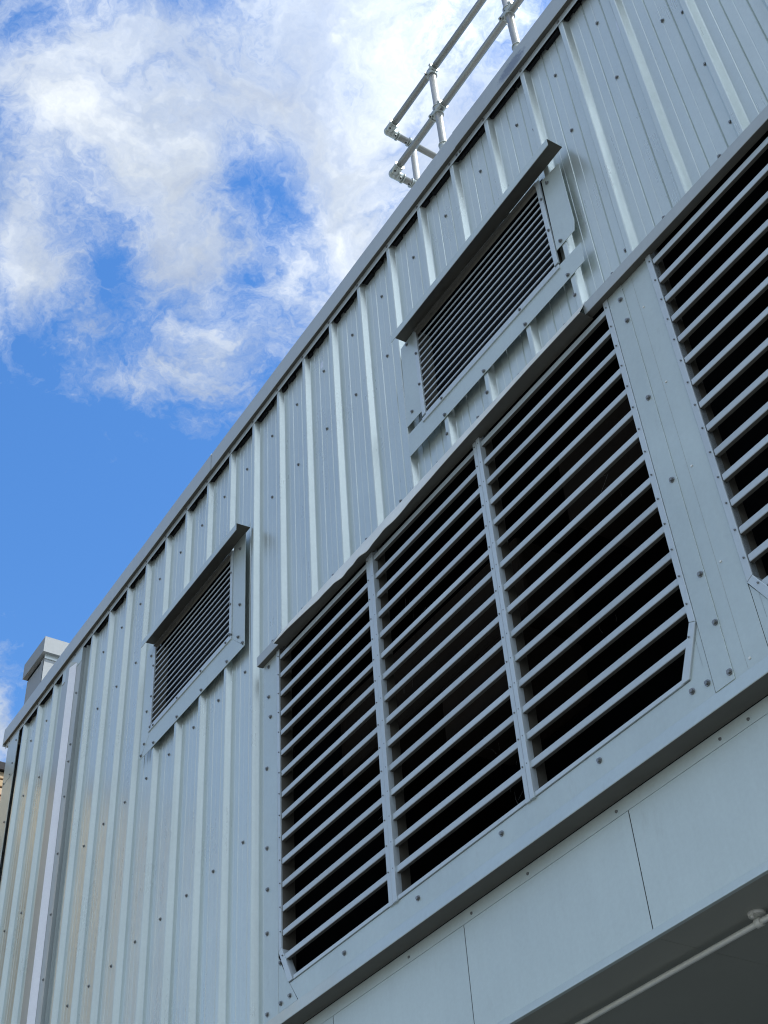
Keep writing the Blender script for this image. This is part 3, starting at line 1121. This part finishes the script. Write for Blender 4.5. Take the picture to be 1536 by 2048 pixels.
mb = MB().cyl((XC + .03, YR, ztop(XC)), (3.1, YR, 1.565), TR, n=24)
build(mb, 'top_rail', M['tube'], GR)
mb = MB().cyl((XC + .03, YR, zmid(XC)), (3.1, YR, 1.13), TR, n=24)
build(mb, 'mid_rail', M['tube'], GR)
mb = MB().cyl((XC, YR + .03, ztop(XC)), (XC, 1.9, ztop(XC)), TR, n=24)
build(mb, 'return_rail', M['tube'], GR)
mb = MB().cyl((XC, YR + .03, zmid(XC)), (XC, 1.9, zmid(XC)), TR, n=24)
build(mb, 'return_rail', M['tube'], GR)


def sleeve(mb, p, axis, L, r=.0305):
    a = Vector(axis).normalized()
    mb.cyl(Vector(p) - a * L / 2, Vector(p) + a * L / 2, r, n=20)
    for e in (-1, 1):
        mb.cyl(Vector(p) + a * e * (L / 2 - .008), Vector(p) + a * e * (L / 2 + .001), r + .003, n=20)


def boss(mb, p, d):
    d = Vector(d).normalized()
    p = Vector(p)
    mb.cyl(p + d * .022, p + d * .043, .0125, .010, n=12)


def grub(mb, p, d):
    d = Vector(d).normalized()
    p = Vector(p)
    mb.cyl(p + d * .0425, p + d * .0445, .0065, n=8)


def rail_post(x, y, foot=.66):
    zt2 = ztop(min(x, 0))
    zm2 = zmid(x) if x < 0 else 1.11
    mb = MB().cyl((x, y, -.04), (x, y, zt2 - .02), TR, n=24)
    build(mb, 'post', M['tube'], GR)
    axis = (1, 0, 0) if y == YR else (0, 1, 0)
    fr = (0, -1, 0) if y == YR else (1, 0, 0)
    for (z, top) in ((zt2, True), (zm2, False)):
        mb = MB()
        if top:
            sleeve(mb, (x, y, z), axis, .075)
            mb.cyl((x, y, z - .055), (x, y, z), .0305, n=20)
            mb.cyl((x, y, z - .056), (x, y, z - .046), .0335, n=20)
        else:
            sleeve(mb, (x, y, z), axis, .125)
            sleeve(mb, (x, y, z), (0, 0, 1), .085)
        gs = []
        ax = Vector(axis)
        for (q, d) in ((ax * -.045, (-.35 * 0, -.75, -.65)), (ax * .045, (0, -.75, .65)), (Vector((0, 0, -.035)), (-1, -.2, 0))):
            if top and q.length > .04:
                q = q * .55
            boss(mb, Vector((x, y, z)) + q, d)
            g2 = MB()
            grub(g2, Vector((x, y, z)) + q, d)
            gs.append(g2)
        ft = build(mb, 'rail_fitting', M['fitting'], GR)
        for g2 in gs:
            build(g2, 'grub_screw', M['black'], ft)
    mb = MB()
    sleeve(mb, (x, y, foot), (0, 0, 1), .07)
    boss(mb, (x, y, foot - .01), (-1, -.3, 0))
    build(mb, 'foot_socket', M['fitting'], GR)


for x in posts:
    rail_post(x, YR)
rail_post(XC, .40, .60)
rail_post(XC, 1.5, .60)
for z in (ztop(XC), zmid(XC)):
    mb = MB()
    mb.ball((XC, YR, z), .0325, 20, 12)
    mb.cyl((XC, YR, z), (XC + .075, YR, z), .031, n=20)
    mb.cyl((XC + .068, YR, z), (XC + .078, YR, z), .0345, n=20)
    mb.cyl((XC, YR, z), (XC, YR + .075, z), .031, n=20)
    mb.cyl((XC, YR + .068, z), (XC, YR + .078, z), .0345, n=20)
    boss(mb, (XC + .045, YR, z), (0, -.45, -.9))
    boss(mb, (XC, YR + .045, z), (.35, 0, -.94))
    ft = build(mb, 'corner_elbow', M['fitting'], GR)
    for (q, d) in (((XC + .045, YR, z), (0, -.45, -.9)), ((XC, YR + .045, z), (.35, 0, -.94))):
        g2 = MB()
        grub(g2, q, d)
        build(g2, 'grub_screw', M['black'], ft)

# ------------------------------------------------------------------ conduit clipped under the soffit
CD = empty('conduit_pipe', (-.3, .236, -4.745), label='pale metal conduit clipped along the dark soffit under the fascia', category='pipe')
mb = MB().cyl((-3.1, .236, -4.7455), (XR - .1, .236, -4.7455), .0098, n=20)
build(mb, 'tube', M['galv'], CD)
for x in (-.44, -2.3, 1.4):
    mb = MB()
    mb.cyl((x, .236, -4.712), (x, .236, -4.7235), .030, .028, n=18)
    mb.cyl((x - .012, .236, -4.7455), (x + .012, .236, -4.7455), .0145, n=18)
    mb.box(x - .011, x + .011, .206, .266, -4.7265, -4.7225)
    mb.cyl((x, .212, -4.7265), (x, .212, -4.735), .0055, n=10)
    mb.cyl((x, .260, -4.7265), (x, .260, -4.735), .0055, n=10)
    build(mb, 'saddle_clip', M['galv'], CD)

# ------------------------------------------------------------------ neighbouring brick wall at the far left
XW = -8.6
BW = empty('brick_wall', (XW - .11, -2, GROUND), label='sunlit yellow brick wall with black coping beyond the left corner', category='wall')
COURSE, LEN = .083, .235
ZTOPW = .20
mb = MB().box(XW - .22, XW - .012, -1.70, 1.3, GROUND, ZTOPW)
build(mb, 'mortar_core', M['mortar'], BW)
cop = MB()
ys = [-1.75 + i * .15 for i in range(22)]
b0 = len(cop.v)
for y in ys:
    w = .006 * math.sin(y * 9) + .004 * math.sin(y * 23)
    for (x, z) in ((XW - .26, ZTOPW + .002), (XW + .03, ZTOPW + .002 + w * .5), (XW + .034, ZTOPW + .075 + w), (XW - .10, ZTOPW + .11 + w), (XW - .26, ZTOPW + .07)):
        cop.v.append((x, y, z))
for k2 in range(len(ys) - 1):
    for i in range(5):
        j = (i + 1) % 5
        cop.f.append((k2 * 5 + i, k2 * 5 + j, (k2 + 1) * 5 + j, (k2 + 1) * 5 + i))
        cop.sm.append(False)
build(cop, 'coping', M['coping'], BW, recalc=True)


def brick_mesh(L):
    bm = bmesh.new()
    bmesh.ops.create_cube(bm, size=1)
    bmesh.ops.scale(bm, vec=(.10, L, .066), verts=bm.verts)
    bmesh.ops.bevel(bm, geom=bm.edges[:], offset=.004, segments=1, affect='EDGES')
    me = bpy.data.meshes.new('brick')
    bm.to_mesh(me)
    bm.free()
    me.materials.append(M['brick'])
    return me


BR = brick_mesh(LEN - .014)
rest = MB()
nb = 0
row = 0
z = ZTOPW - COURSE / 2
while z > GROUND:
    y = -1.71 + (LEN / 2 if row % 2 else 0) + LEN / 2
    while y < 1.2:
        jx_ = random.uniform(-.002, .002)
        if z > -1.25 and -1.6 < y < .95 and nb < 290:
            o = place('brick', BR, (XW - .05 + jx_, y, z), BW)
            nb += 1
        else:
            rest.box(XW - .10 + jx_, XW + jx_, y - (LEN - .014) / 2, y + (LEN - .014) / 2, z - .033, z + .033)
        y += LEN
    z -= COURSE
    row += 1
build(rest, 'brickwork', M['brick'], BW, kind='stuff')
print('screws', NS, 'bricks', nb, 'objects', len(bpy.data.objects))
